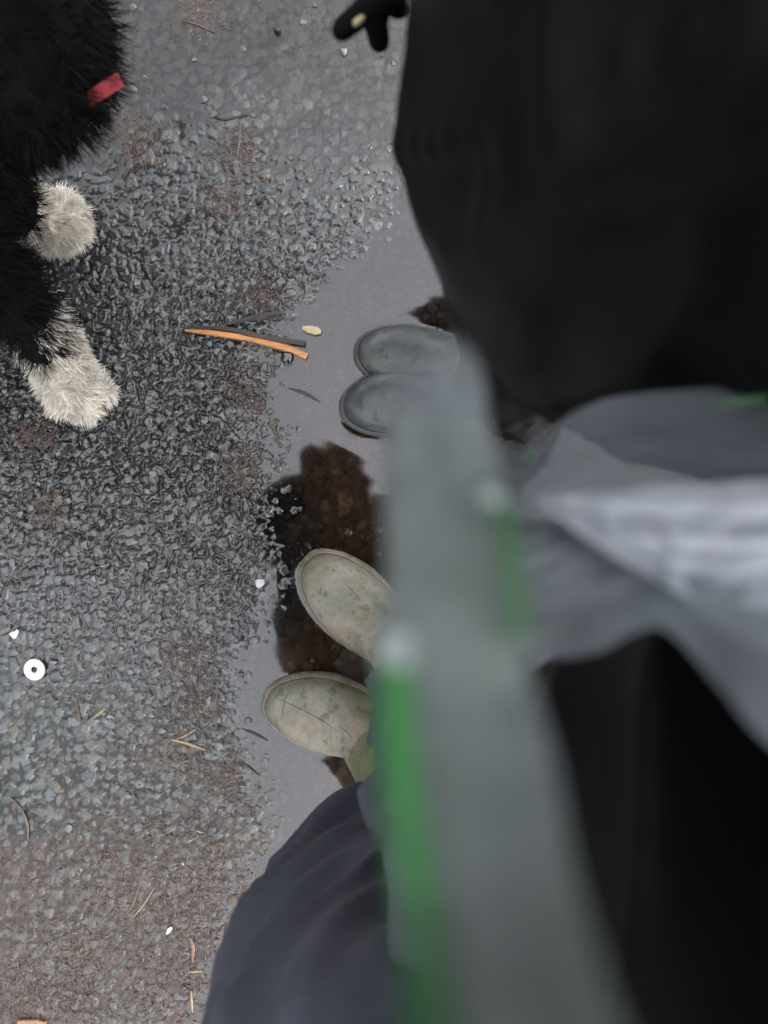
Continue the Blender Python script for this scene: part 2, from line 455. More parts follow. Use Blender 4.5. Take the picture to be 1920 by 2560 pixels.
Z = Z + mud * .0012 * fbm(X * 150, Y * 150, 37, 3)
bottom = sstep(.015, .09, D) * sstep(700, 950, PY)                     # silt on the bottom of the deep part
siltc = np.array([.115, .066, .040]) * (.55 + .9 * fbm(X * 70, Y * 70, 38, 4))[..., None]
speck = (sid > .86)[..., None] * (st > .35)[..., None] * np.array([.12, .085, .05])
tint = tint + (siltc + speck - tint) * (.88 * bottom)[..., None]

dry = (1 - .72 * sstep(1380, 2050, PY)) * (1 - .45 * np.exp(-((PY - 100) / 400) ** 2))      # less standing wet on the higher ground
nxg, nyg = X.shape
idx = np.arange(nxg * nyg).reshape(nxg, nyg)
quads = np.stack([idx[:-1, :-1], idx[1:, :-1], idx[1:, 1:], idx[:-1, 1:]], -1).reshape(-1, 4)
ground = fast_mesh('asphalt_ground', np.stack([X, Y, Z], -1).reshape(-1, 3), quads, M['asphalt'],
                   colors=np.concatenate([tint, ((1 - sstep(.0, .0012, -Z) * (D > -.02)) * dry)[..., None]], -1).reshape(-1, 4))
ground['kind'] = 'structure'

def gh(x, y):
    i = np.clip(np.searchsorted(gx, x), 1, len(gx) - 1); j = np.clip(np.searchsorted(gy, y), 1, len(gy) - 1)
    return float(Z[i - 1:i + 1, j - 1:j + 1].mean())
def gmax(x, y, r=.004):
    i0, i1 = np.searchsorted(gx, x - r), np.searchsorted(gx, x + r); j0, j1 = np.searchsorted(gy, y - r), np.searchsorted(gy, y + r)
    return float(Z[i0:max(i1, i0 + 1), j0:max(j1, j0 + 1)].max())

# the largest chips, each a piece of its own
def chip_mesh(seed):
    r = np.random.default_rng(seed); bm = bmesh.new()
    for k in range(16):
        a = r.random() * 6.283; e = math.asin(r.uniform(-.75, .75)); q = r.uniform(.82, 1.0)
        bm.verts.new((q * math.cos(a) * math.cos(e), q * r.uniform(.75, .9) * math.sin(a) * math.cos(e), .55 * q * math.sin(e)))
    res = bmesh.ops.convex_hull(bm, input=bm.verts)
    bmesh.ops.delete(bm, geom=[g for g in res['geom_interior'] if isinstance(g, bmesh.types.BMVert)], context='VERTS')
    bmesh.ops.recalc_face_normals(bm, faces=bm.faces)
    me = bpy.data.meshes.new('stone'); bm.to_mesh(me); bm.free()
    me.polygons.foreach_set('use_smooth', [True] * len(me.polygons)); me.materials.append(M['stone'])
    try: me.set_sharp_from_angle(angle=R(38))
    except Exception: pass
    return me
chips = [chip_mesh(100 + i) for i in range(10)]
placed = []
tries = 0
while len(placed) < 300 and tries < 20000:
    tries += 1
    px, py = rng.uniform(10, 1000), rng.uniform(10, 2540)
    if px > np.interp(py, shore[:, 0], shore[:, 1]) - 10: continue
    if py > 2000 and px > 620 - (py - 2000) * .3: continue
    p = W(px, py); x, y = p[0], p[1]
    if rng.random() > (.10 + .90 * math.exp(-((py - 1000) / 520) ** 2)): continue
    if any((x - a) ** 2 + (y - b) ** 2 < .014 ** 2 for a, b in placed): continue
    r = rng.uniform(.0045, .0080)
    placed.append((x, y))
    o = bpy.data.objects.new('stone', chips[rng.integers(len(chips))])
    o.location = (x, y, gh(x, y) + r * .12); o.scale = (r, r, r * .8)
    o.rotation_euler = (rng.uniform(-.25, .25), rng.uniform(-.25, .25), rng.uniform(0, 6.28))
    link(o, ground)

# ------------------------------------------------------------------ where the boots stand
def foot(toe, heel_dir_deg, L):
    a = R(heel_dir_deg); d = np.array([math.cos(a), math.sin(a)])       # from toe to heel
    return dict(toe=np.array(toe[:2]), d=d, n=np.array([-d[1], d[0]]), L=L)
F_south = foot(W(668, 1740), -19, .29)
F_north = foot(W(768, 1400), -39, .29)
G_far = foot(W(893, 880), -5, .262)
G_near = foot(W(857, 1020), 2, .262)

def half_width(s, L, k=1.0):
    return k * np.interp(np.asarray(s) / L, [0, .08, .2, .42, .6, .73, .88, 1.0], [.036, .038, .039, .040, .049, .0545, .053, .046])

def foot_ring(Fd, Ff, Bf, wf, blend, z, k=1.0, n=48, shaft=.054, bend=.008):
    """plan outline of the boot at one height; s runs from heel 0 to toe L"""
    th = np.linspace(0, 2 * np.pi, n, endpoint=False); L = Fd['L']
    c, s_ = np.cos(th), np.sin(th)
    s = (Ff + Bf) / 2 + (Ff - Bf) / 2 * np.sign(c) * np.abs(c) ** .9
    w = (half_width(s, L, k) * (1 - blend) + shaft * blend) * wf * np.sign(s_) * np.abs(s_) ** (.72 + .28 * blend)
    off = bend * np.sin(np.pi * s / L) * (1 - blend)
    P = Fd['toe'][None] + Fd['d'][None] * (L - s)[:, None] + Fd['n'][None] * (w + off * Fd.get('side', 1))[:, None]
    return np.column_stack([P, np.full(n, z)])

# ------------------------------------------------------------------ puddle water, with a raised rim where it clings to the boots
F_south['side'] = 1; F_north['side'] = -1; G_far['side'] = -1; G_near['side'] = 1
wx = np.arange(-.30, .74, .003); wy = np.arange(-1.04, .90, .003)
WX, WY = np.meshgrid(wx, wy, indexing='ij')
wz = np.zeros(WX.shape)
for Fd, k in ((F_south, 1.0), (F_north, 1.0), (G_far, .92), (G_near, .92)):
    ring = foot_ring(Fd, Fd['L'] + .002, -.002, 1.05, 0, 0, k, 220)[:, :2]
    q = np.stack([WX, WY], -1); dm = np.full(WX.shape, 9.)
    for p in ring: dm = np.minimum(dm, np.hypot(q[..., 0] - p[0], q[..., 1] - p[1]))
    wz = np.maximum(wz, .0006 * np.exp(-(dm / .0030) ** 1.5))
    wz += .00009 * np.sin(dm / .0042) * np.exp(-dm / .03)
n1, n2 = WX.shape
wi = np.arange(n1 * n2).reshape(n1, n2)
wq = np.stack([wi[:-1, :-1], wi[1:, :-1], wi[1:, 1:], wi[:-1, 1:]], -1)
# keep only what lies over or near the hollow
cx_, cy_ = (WX[:-1, :-1] + .0015), (WY[:-1, :-1] + .0015)
keep = basin(cx_ / K + 960, 1280 - cy_ / K) > -.03
wq = wq[keep]
used = np.unique(wq); remap = np.full(n1 * n2, -1); remap[used] = np.arange(len(used))
puddle = fast_mesh('puddle_water', np.stack([WX, WY, wz], -1).reshape(-1, 3)[used], remap[wq], M['water'])
puddle['kind'] = 'structure'

# ------------------------------------------------------------------ wellington boots
def boot(parent, Fd, k, base_z, mat, sole_mat, shaft_mat, shaft_h=.36, lean=(0, 0)):
    L = Fd['L']
    tab = [  # z, front, back, width factor, blend to shaft
        (.014, L - .003, .004, 1.00, 0), (.030, L - .003, .003, 1.00, 0), (.044, L - .008, .003, .985, 0), (.056, L - .019, .004, .94, 0), (.0645, L - .036, .005, .875, 0),
        (.0710, L - .056, .006, .81, 0), (.0775, L - .076, .007, .77, .05), (.086, L - .094, .008, .78, .15), (.098, L - .110, .009, .83, .35), (.113, L - .124, .010, .90, .6),
        (.132, L - .135, .011, .95, .85), (.16, L - .143, .011, .97, 1), (.20, L - .146, .010, .99, 1), (.26, L - .144, .006, 1.04, 1), (shaft_h, L - .138, .002, 1.10, 1)]
    tt = crom(tab, 58)
    tt[:, 0] = np.maximum.accumulate(tt[:, 0] + np.arange(len(tt)) * 1e-6)
    rings = np.array([foot_ring(Fd, r[1], r[2], r[3], min(max(r[4], 0), 1), base_z + r[0] * k * 1.03, k) for r in tt])
    zz = tt[:, 0]
    rings[:, :, :2] += np.array(lean)[None, None] * np.maximum(zz - .10, 0)[:, None, None]
    c = rings.mean(1, keepdims=True)
    th = np.linspace(0, 2 * np.pi, 48, endpoint=False)
    wr = (vn(np.cos(th)[None] * 2 + 7 + zz[:, None] * 5, np.sin(th)[None] * 2 + 4 + zz[:, None] * 22, int(L * 1000) % 50) - .5) * .010 * sstep(.07, .13, zz)[:, None]
    rings[:, :, :2] += ((rings - c) / (np.linalg.norm(rings - c, axis=2, keepdims=True) + 1e-9))[:, :, :2] * wr[..., None]
    cut = int(np.searchsorted(zz, .118))
    v, f = loft(rings[:cut + 1], True, False)
    o = mesh_from('boot', v, f, mat, parent)
    v, f = loft(rings[cut:], False, False)
    s = mesh_from('boot_shaft', v, f, shaft_mat, o)
    v, f = loft(tube_rings(np.vstack([rings[-1], rings[-1][:1]]), .003, 8), False, False); mesh_from('boot_rim', v, f, shaft_mat, o)
    sr = [foot_ring(Fd, L + a, -a, b, 0, base_z + z * k, k) for z, a, b in ((0, -.003, .98), (.002, .003, 1.05), (.018, .0055, 1.10), (.0270, .0045, 1.085), (.0290, -.002, .99))]
    v, f = loft(sr); mesh_from('sole', v, f, sole_mat, o)
    # foxing seam that runs round the toe above the sole
    seam = foot_ring(Fd, L - .0005, .001, 1.015, 0, base_z + .036 * k, k)
    v, f = loft(tube_rings(np.vstack([seam, seam[:1]]), .0013, 6), False, False); mesh_from('foxing_seam', v, f, mat, o)
    return o

# ------------------------------------------------------------------ cloth pieces
def cloth_rings(tab, n, k, folds, seed, amp_h=None, p=2.0):
    """tab rows: h, cx, cy, rx, ry (, power)"""
    tt = crom(tab, n); th = np.linspace(0, 2 * np.pi, k, endpoint=False); out = []
    for i, r in enumerate(tt):
        h, cx, cy, rx, ry = r[:5]
        c, s = np.cos(th), np.sin(th); q = 2 / p
        x = np.sign(c) * np.abs(c) ** q; y = np.sign(s) * np.abs(s) ** q
        a = 0
        for (amp, fth, fh, skew, ridge) in folds:
            nn = vn(np.cos(th) * fth + 20 + h * skew, np.sin(th) * fth + 20 + h * fh, seed); seed += 0
            nn = (1 - np.abs(2 * nn - 1)) ** (3.0 if ridge == 2 else 1.5) - (.25 if ridge == 2 else .4) if ridge else nn - .5
            a = a + amp * nn
        out.append(np.column_stack([cx + (rx + a) * x, cy + (ry + a) * y, np.full(k, h)]))
    return np.array(out)

def add_subsurf(o, lv=1):
    m = o.modifiers.new('sub', 'SUBSURF'); m.levels = lv; m.render_levels = lv
def add_thick(o, t=.002):
    m = o.modifiers.new('thick', 'SOLIDIFY'); m.thickness = t; m.offset = -1

# ------------------------------------------------------------------ gloved hand
def glove(parent, wrist, tip_dir, palm_n, name='glove', curl=(.15, .35, .5, .6), mat='glove', size=1.0):
    wrist = np.array(wrist, float); d = np.array(tip_dir, float); d /= np.linalg.norm(d)
    n = np.array(palm_n, float); n -= d * n.dot(d); n /= np.linalg.norm(n); s = np.cross(n, d)
    caps = []; S = size
    for q in (-.027, -.009, .009, .027):
        caps.append((wrist + s * q * .7 * S, wrist + (d * .088 + s * q) * S, .015 * S, .0135 * S))
    caps.append((wrist - d * .05 * S, wrist, .028 * S, .026 * S))
    for q, ln, cu in zip((-.029, -.010, .010, .028), (.074, .082, .076, .060), curl):
        p = wrist + (d * .088 + s * q) * S; ang = 0
        for seg, fr in ((0, .45), (1, .32), (2, .23)):
            ang += cu * (1.0 if seg else .7)
            e = p + (d * math.cos(ang) + n * math.sin(ang)) * ln * fr * S
            caps.append((p, e, (.0112 - .0012 * seg) * S, (.0105 - .0013 * seg) * S)); p = e
    p = wrist + (d * .02 - s * .024) * S
    for ln, r, v in ((.040, .0135, d * .6 - s * .75 + n * .2), (.030, .0118, d * .85 - s * .4 + n * .3), (.024, .0105, d * .95 - s * .1 + n * .35)):
        v = v / np.linalg.norm(v); e = p + v * ln * S; caps.append((p, e, r * S, r * .92 * S)); p = e
    return blob(name, caps, .0032, M[mat], parent, 3)

# ------------------------------------------------------------------ the person who stands in the middle of the puddle
GZ = -.018
pa = empty('person', (.20, .22, GZ))
tag(pa, 'person in a loose black jacket and grey boots standing in the puddle', 'person')
blob('body', [((.16, .145, .08), (.16, .17, .50), .042, .055), ((.18, .23, .08), (.18, .27, .50), .042, .055), ((.16, .17, .50), (.21, .19, .90), .055, .08), ((.18, .27, .50), (.22, .29, .90), .055, .08),
              ((.23, .24, .88), (.27, .27, 1.25), .12, .12), ((.27, .17, 1.36), (.27, .37, 1.36), .06, .06), ((.27, .27, 1.25), (.25, .27, 1.52), .12, .05), ((.24, .27, 1.60), (.22, .27, 1.66), .095, .085), ((.12, .27, 1.615), (.14, .27, 1.625), .014, .02)],
     .012, M['skin'], pa)
boot(pa, G_far, .92, GZ, M['grey_boot'], M['grey_sole'], M['grey_boot'], .30)
boot(pa, G_near, .92, GZ, M['grey_boot'], M['grey_sole'], M['grey_boot'], .30)
fl = [(.020, 1.3, 3, 5, True), (.008, 3.2, 9, 4, True)]
for nm, tab, sd in (('trouser_leg', [(.24, .150, .148, .070, .062), (.34, .150, .158, .080, .074), (.46, .154, .168, .090, .082), (.60, .165, .170, .10, .090), (.74, .185, .175, .115, .105), (.9, .22, .19, .12, .11)], 60),
                    ('trouser_leg', [(.24, .170, .235, .070, .060), (.34, .172, .25, .078, .070), (.46, .178, .265, .086, .080), (.60, .19, .285, .10, .088), (.74, .20, .295, .115, .10), (.9, .23, .30, .12, .11)], 63)):
    v, f = loft(cloth_rings(tab, 70, 64, fl, sd), False, True); o = mesh_from(nm, v, f, M['black_leg'], pa); add_subsurf(o)
tabc = [(.77, .205, .235, .190, .215), (.79, .205, .235, .193, .218), (.86, .21, .235, .190, .214), (.95, .22, .24, .182, .205), (1.06, .24, .25, .175, .20), (1.18, .26, .26, .17, .20), (1.30, .27, .27, .165, .205), (1.40, .27, .27, .13, .18), (1.47, .265, .27, .075, .08)]
v, f = loft(cloth_rings(tabc, 120, 128, [(.009, 1.5, 1.5, 3.0, True), (.008, 2.6, 3, 5, 2), (.007, 5, 8, 10, 2), (.003, 9, 14, 8, False)], 66), False, True)
coat_a = mesh_from('coat', v, f, M['black'], pa); add_subsurf(coat_a)
# hem seam
hem = cloth_rings(tabc, 120, 128, [(.009, 1.5, 1.5, 3.0, True), (.008, 2.6, 3, 5, 2), (.007, 5, 8, 10, 2), (.003, 9, 14, 8, False)], 66)
for i, r_ in ((0, .004),):
    v, f = loft(tube_rings(np.vstack([hem[i], hem[i][:1]]), r_, 8), False, False); mesh_from('hem', v, f, M['black'], coat_a)
def sleeve(parent, path, rad, mat, seed, name='sleeve'):
    p = crom(path, 50); r = np.interp(np.linspace(0, 1, 50), np.linspace(0, 1, len(rad)), rad)
    rings = tube_rings(p, r, 40); th = np.linspace(0, 2 * np.pi, 40, endpoint=False)
    for i in range(50):
        a = (1 - np.abs(2 * vn(np.cos(th) * 1.4 + 9 + i * .10, np.sin(th) * 1.4 + 9 + i * .32, seed) - 1) - .5) * .014
        c = rings[i].mean(0); dv = rings[i] - c; rings[i] = c + dv * (1 + a / r[i])[:, None]
    v, f = loft(rings, True, True); o = mesh_from(name, v, f, mat, parent); add_subsurf(o); return o
tip1 = W(798, -8, .69); hd1 = np.array([-.85, -.45, -.22]); hd1 /= np.linalg.norm(hd1); hw1 = tip1 - hd1 * .165
sleeve(pa, [(.27, .43, 1.36), (.28, .50, 1.14), (.23, .48, .95), hw1 - hd1 * .02], [.085, .075, .062, .044], M['black'], 71)
g1 = glove(pa, hw1, hd1, (.1, -.2, -.6), curl=(.05, .5, .7, .8))
tip2 = W(1392, 1044, .70); hd2 = np.array([-.42, -.62, -.25]); hd2 /= np.linalg.norm(hd2); hw2 = tip2 - hd2 * .165
sleeve(pa, [(.27, .11, 1.36), (.28, .06, 1.14), (.26, .10, .95), hw2 - hd2 * .02], [.085, .075, .062, .044], M['black'], 74)
g2 = glove(pa, hw2, hd2, (-.1, .2, -.6), curl=(.06, .3, .5, .6))
def patch(name, px, h0, mat, parent, thick=.003):
    pts = np.array([W(x, y, h0) for x, y in px]); n = len(pts)
    lo = pts.copy(); lo[:, 2] -= thick; c = pts.mean(0) + [0, 0, thick * .4]
    v = np.vstack([pts, lo, [c]]); f = [(i, (i + 1) % n, 2 * n) for i in range(n)] + [((i + 1) % n, i, n + i, n + (i + 1) % n) for i in range(n)] + [tuple(range(n, 2 * n))]
    return mesh_from(name, v, f, mat, parent)
patch('cream_tab', [(883, 62), (884, 50), (900, 38), (910, 38), (912, 44), (900, 56)], .726, M['cream'], g1)
patch('cream_tab', [(1416, 952), (1436, 950), (1444, 962), (1460, 974), (1467, 982), (1452, 986), (1436, 980), (1430, 970), (1418, 964)], .780, M['cream'], g2)

# ------------------------------------------------------------------ the photographer: olive boots, navy overtrousers, black coat
pb = empty('person', (.12, -.30, GZ))
tag(pb, 'person in muddy olive boots, baggy navy overtrousers and a black coat', 'person')
blob('body', [((.02, -.33, .08), (.03, -.40, .50), .042, .055), ((.05, -.18, .08), (.09, -.24, .50), .042, .055), ((.03, -.40, .50), (.24, -.38, .88), .055, .08), ((.09, -.24, .50), (.26, -.26, .88), .055, .08),
              ((.28, -.32, .88), (.06, -.30, 1.22), .12, .12), ((-.06, -.16, 1.33), (-.02, -.38, 1.33), .06, .06), ((.06, -.30, 1.22), (-.13, -.19, 1.47), .12, .05), ((-.18, -.13, 1.54), (-.21, -.12, 1.60), .095, .085), ((-.30, -.10, 1.535), (-.28, -.10, 1.55), .014, .02)],
     .012, M['skin'], pb)
b_s = boot(pb, F_south, 1.0, GZ + .004, M['olive'], M['olive_sole'], M['olive_shaft_shaded'], .33, (-.06, -.24))
b_n = boot(pb, F_north, 1.0, GZ + .004, M['olive'], M['olive_sole'], M['olive_shaft_shaded'], .33, (.08, -.10))
from mathutils.bvhtree import BVHTree
def crack(bt, pts, rad):
    bt_o = np.array(parent_origin(bt)); me = bt.data
    tree = BVHTree.FromPolygons([v.co.copy() for v in me.vertices], [tuple(p.vertices) for p in me.polygons])
    P = []
    for x, y in crom(pts, 22):
        q = W(x, y, .05)
        hit = tree.ray_cast(Vector((q[0] - bt_o[0], q[1] - bt_o[1], .4)), Vector((0, 0, -1)))
        if hit[0] is not None: P.append(np.array(hit[0]) + bt_o)
    if len(P) < 4: return
    P = np.array(P); r_ = rad * np.interp(np.linspace(0, 1, len(P)), [0, .2, .8, 1], [.3, 1, 1, .3])
    v, f = loft(tube_rings(P, r_, 6)); mesh_from('crack', v, f, M['bark'], bt)
crack(b_s, [(680, 1744), (740, 1765), (790, 1785), (845, 1812)], .00042)
crack(b_s, [(726, 1722), (715, 1745), (708, 1770), (704, 1790)], .00045)
crack(b_s, [(848, 1800), (866, 1808), (882, 1822)], .0004)
crack(b_n, [(862, 1456), (885, 1478), (905, 1500)], .00035)
ft = [(.030, 1.4, 5, 8, True), (.030, 2.2, 5, 9, 2), (.010, 4.2, 9, 10, 2), (.004, 8, 22, 12, False)]
for tab, sd in (([(.25, .016, -.398, .082, .062), (.265, .012, -.402, .094, .072), (.34, .008, -.408, .104, .086), (.42, .008, -.402, .112, .098), (.52, .008, -.405, .120, .106), (.66, .012, -.415, .132, .118), (.80, .08, -.41, .15, .13), (.92, .22, -.38, .15, .14)], 83),
                ([(.25, .085, -.200, .075, .068), (.275, .091, -.205, .082, .076), (.34, .103, -.212, .088, .082), (.42, .112, -.222, .092, .086), (.52, .115, -.24, .098, .094), (.66, .128, -.25, .11, .105), (.80, .18, -.25, .13, .12), (.92, .26, -.25, .14, .14)], 87)):
    v, f = loft(cloth_rings(tab, 110, 96, ft, sd), False, True); o = mesh_from('trouser_leg', v, f, M['navy'], pb); add_subsurf(o); add_thick(o, .0015)
tabp = [(.74, .285, -.27, .205, .262), (.78, .285, -.27, .207, .262), (.88, .275, -.28, .205, .25), (1.0, .245, -.32, .185, .225), (1.12, .16, -.335, .17, .20), (1.23, .03, -.31, .20, .215), (1.32, -.07, -.27, .22, .24), (1.40, -.12, -.24, .20, .22), (1.47, -.14, -.20, .10, .12)]  # upper rows unseen; shoulders widened to darken the reflection in the puddle
v, f = loft(cloth_rings(tabp, 90, 96, [(.028, 1.5, 2.5, 3.5, True), (.010, 3.5, 5, 6, True)], 91, p=3.0), False, True)
coat_b = mesh_from('coat', v, f, M['black'], pb); add_subsurf(coat_b)
blob('hood', [((-.14, -.16, 1.50), (-.19, -.10, 1.56), .15, .18), ((-.19, -.10, 1.56), (-.25, -.04, 1.54), .18, .165), ((-.10, -.2, 1.42), (-.14, -.16, 1.5), .11, .12)], .012, M['black'], coat_b)  # unseen hood, enlarged so the puddle reflects a bigger dark shape
sleeve(pb, [(-.08, -.10, 1.36), (-.16, .06, 1.38), (-.19, .14, 1.41), (-.12, .12, 1.43), (-.06, .05, 1.43)], [.075, .068, .062, .056, .046], M['black'], 93)
glove(pb, (-.035, .03, 1.425), (.7, -.5, -.35), (.3, .2, -.9))
sleeve(pb, [(-.02, -.40, 1.33), (.0, -.47, 1.20), (.02, -.38, 1.15), (.03, -.27, 1.19)], [.075, .066, .058, .046], M['black'], 95)
glove(pb, (.03, -.255, 1.19), (.02, 1, .12), (0, .1, -1), curl=(.6, .65, .7, .7))

# ------------------------------------------------------------------ the plastic bag: body, carrying strap, print
bag = empty('plastic_bag', tuple(W(1500, 1300, .86)))
tag(bag, 'crumpled frosted plastic bag with green printed strap, hanging above the puddle', 'plastic bag')
def zW(px, py, z): return W(px, py, H - z)
BZ = .80       # how near the bag hangs
strap = np.array([(1122, 850, 60, .235), (1106, 930, 108, .238), (1092, 1050, 132, .235), (1105, 1200, 152, .22), (1130, 1400, 165, .20), (1135, 1650, 183, .178), (1172, 1900, 212, .158), (1218, 2200, 222, .140), (1281, 2560, 262, .122), (1320, 2760, 285, .116), (1300, 3100, 300, .11)], float)
strap[:, 3] *= .85
def ribbon(name, mat, i0, i1, lo, hi, dz, parent, seed, n=80, m=14, thick=.0005):
    tt = crom(strap, 200)[int(i0 * 199):int(i1 * 199) + 1]
    tt = crom(tt[np.linspace(0, len(tt) - 1, min(len(tt), 24)).astype(int)], n)
    g = []
    for r in tt:
        row = []
        for u in np.linspace(lo, hi, m):
            z = r[3] + dz + .010 * u * u * (r[3] / .3) + .006 * (vn(r[1] / 260 + 3, u * 1.3 + 8, seed) - .5)
            p = zW(r[0] + u * r[2], r[1], r[3])
            row.append([p[0], p[1], H - z])
        g.append(row)
    g = np.array(g); f = []
    for i in range(n - 1):
        for j in range(m - 1): f.append((i * m + j, i * m + j + 1, (i + 1) * m + j + 1, (i + 1) * m + j))
    o = mesh_from(name, g.reshape(-1, 3), f, mat, parent); add_thick(o, thick); return o
st1 = ribbon('strap', M['film_wisp'], 0.0, 1.0, -1, 1, 0, bag, 5)
ribbon('strap_layer', M['film_wisp'], .045, 1.0, -.97, 1.0, -.0015, bag, 7)
ribbon('strap_layer', M['film_wisp'], .09, 1.0, -.98, .98, -.0025, bag, 9)
ribbon('strap_layer', M['film_thin'], .14, 1.0, -.97, 1.0, -.0032, bag, 10)
ribbon('strap_layer', M['film'], .19, 1.0, -.95, 1.0, -.004, bag, 6)
ribbon('strap_layer', M['film'], .30, 1.0, -1.0, .96, -.0055, bag, 8)
ribbon('green_print', M['film_green'], .500, .70, -1.0, -.62, -.0120, st1, 5, 40, 6)
ribbon('green_print', M['film_green_mid'], .695, .86, -1.0, -.60, -.0121, st1, 5, 40, 6)
ribbon('green_print', M['film_green_faint'], .855, 1.0, -1.0, -.56, -.0122, st1, 5, 40, 6)
ribbon('green_print', M['film_green_faint'], .325, .475, .62, 1.02, -.0120, st1, 5, 40, 6)
ribbon('white_print', M['film_white'], .470, .501, -1.04, -.62, -.0130, st1, 5, 14, 6)
ribbon('white_print', M['film_white'], .318, .335, .52, .82, -.0130, st1, 5, 8, 4)

top = crom([(1090, 900, .43), (1170, 1010, .43), (1290, 1120, .44), (1450, 1022, .47), (1600, 982, .48), (1920, 962, .47), (2250, 955, .46)], 90)
bot = crom([(1100, 1000, .42), (1200, 1350, .31), (1290, 1600, .31), (1390, 1640, .32), (1500, 1628, .33), (1650, 1570, .32), (1800, 1715, .28), (1930, 1860, .26), (2250, 2100, .26)], 90)
mv = 60; front = np.zeros((90, mv, 3)); back = np.zeros((90, mv, 3))
for i in range(90):
    for j in range(mv):
        t = j / (mv - 1); u = i / 89
        q = top[i] * (1 - t) + bot[i] * t
        e = math.sin(math.pi * t) * math.sin(math.pi * min(1, u * 1.0 + .02))
        cr = (1 - abs(2 * float(vn(u * 1.6 + 3, t * 9 + u * 2.2, 9)) - 1)) ** 2 * .030 + (1 - abs(2 * float(vn(u * 3 + 5, t * 20 + u * 4, 10)) - 1)) ** 2 * .010
        c2 = (1 - abs(2 * float(vn(u * 1.8 + 9, t * 8 + u * 2, 11)) - 1)) ** 2 * .03
        front[i, j] = zW(q[0], q[1], BZ * (q[2] - .025 * e - cr * e * .55 + .012))
        back[i, j] = zW(q[0], q[1], BZ * (q[2] + .06 * e + c2 * e * .5 + .012))
def grid_faces(a, b, o=0): return [(o + i * b + j, o + i * b + j + 1, o + (i + 1) * b + j + 1, o + (i + 1) * b + j) for i in range(a - 1) for j in range(b - 1)]
for nm, g in (('front_film', front), ('back_film', back)):
    o = mesh_from(nm, g.reshape(-1, 3), grid_faces(90, mv), M['film_thin'], bag); add_thick(o, .0005)
fold = front.copy()[:, int(mv * .42):]
for i in range(90):
    for j in range(fold.shape[1]):
        u = i / 89; c0 = np.array([0, 0, H]); d = fold[i, j] - c0
        fold[i, j] = c0 + d * (1 + (.02 + .02 * float(vn(u * 5, j / 9, 17))))
o = mesh_from('folded_film', fold.reshape(-1, 3), grid_faces(90, fold.shape[1]), M['film'], bag); add_thick(o, .0005)
# the white crumpled paper inside
ptop = crom([(1340, 1240, .335), (1500, 1230, .335), (1700, 1215, .33), (1920, 1205, .32), (2200, 1190, .32)], 60)
pbot = crom([(1350, 1262, .335), (1500, 1370, .325), (1640, 1450, .31), (1760, 1530, .30), (1920, 1540, .29), (2200, 1600, .29)], 60)
for lay, (ua, ta, tb) in enumerate(((0, 0, 1), (.10, .08, .86), (.24, .14, .74), (.46, .42, .92))):
    pv = []
    for i in range(60):
        for j in range(40):
            u = ua + (1 - ua) * i / 59; k_ = u * 59; a_ = int(min(k_, 58)); fr = k_ - a_
            t = ta + (tb - ta) * j / 39 + .05 * (float(vn(u * 7, j / 20, 30 + lay)) - .5)
            q = (ptop[a_] * (1 - fr) + ptop[a_ + 1] * fr) * (1 - t) + (pbot[a_] * (1 - fr) + pbot[a_ + 1] * fr) * t
            cr = (1 - abs(2 * float(vn(u * 8, t * 6 + u * 2, 14 + lay)) - 1)) * .03
            pv.append(zW(q[0], q[1], BZ * (.385 - .05 * t - .004 * lay + cr * .3 * math.sin(math.pi * j / 39))))
    o = mesh_from('crumpled_tissue', pv, grid_faces(60, 40), M['tissue'], bag); add_thick(o, .0004)
patch('green_print', [(1318, 1150), (1322, 1138), (1334, 1132), (1336, 1140), (1328, 1150)], H - .33, M['film_green'], bag, .0006)
patch('green_print', [(1770, 1016), (1800, 1004), (1850, 992), (1920, 985), (1920, 1002), (1850, 1010), (1800, 1018)], H - .36, M['film_green_faint'], bag, .0006)

# ------------------------------------------------------------------ the dog
dog = empty('dog', (-.55, .30, 0))
tag(dog, 'shaggy black dog with white paws and red collar standing on the asphalt', 'dog')
p1 = W(112, 552, .03); p2 = W(165, 925, .03)
g1z, g2z = .012, .012
caps = [((-.41, .42, .42), (-.56, .33, .42), .105, .13), ((-.56, .32, .40), (-.98, .20, .42), .13, .14), ((-.49, .35, .30), (-.56, .32, .36), .07, .11),
        ((-.36, .44, .44), (-.41, .52, .60), .105, .085), ((-.42, .54, .66), (-.45, .60, .68), .085, .075), ((-.47, .65, .66), (-.48, .73, .63), .045, .035),
        ((-.35, .56, .70), (-.32, .56, .62), .03, .022), ((-.51, .55, .70), (-.54, .53, .62), .03, .022),
        # front leg that stands
        ((-.50, .38, .36), (-.500, .395, .20), .062, .040), ((-.500, .395, .20), (p1[0] - .02, p1[1], .06), .038, .034), ((p1[0] - .02, p1[1], .045), (p1[0] + .022, p1[1] - .004, .034), .040, .036),
        # front leg that steps
        ((-.47, .28, .36), (-.440, .262, .22), .062, .042), ((-.440, .262, .22), (p2[0] - .012, p2[1] + .035, .075), .040, .034), ((p2[0] - .012, p2[1] + .03, .06), (p2[0] + .012, p2[1] - .028, .036), .038, .034)]
for q in (-.026, -.009, .009, .026):
    caps.append(((p1[0] + .02, p1[1] + q, .030), (p1[0] + .046 - abs(q) * .75, p1[1] + q * 1.0, .020), .016, .013))
    caps.append(((p2[0] + .012 + q, p2[1] - .03 + q * .4, .030), (p2[0] + .024 + q * .95, p2[1] - .058 + q * .4 + abs(q) * .75, .020), .016, .013))
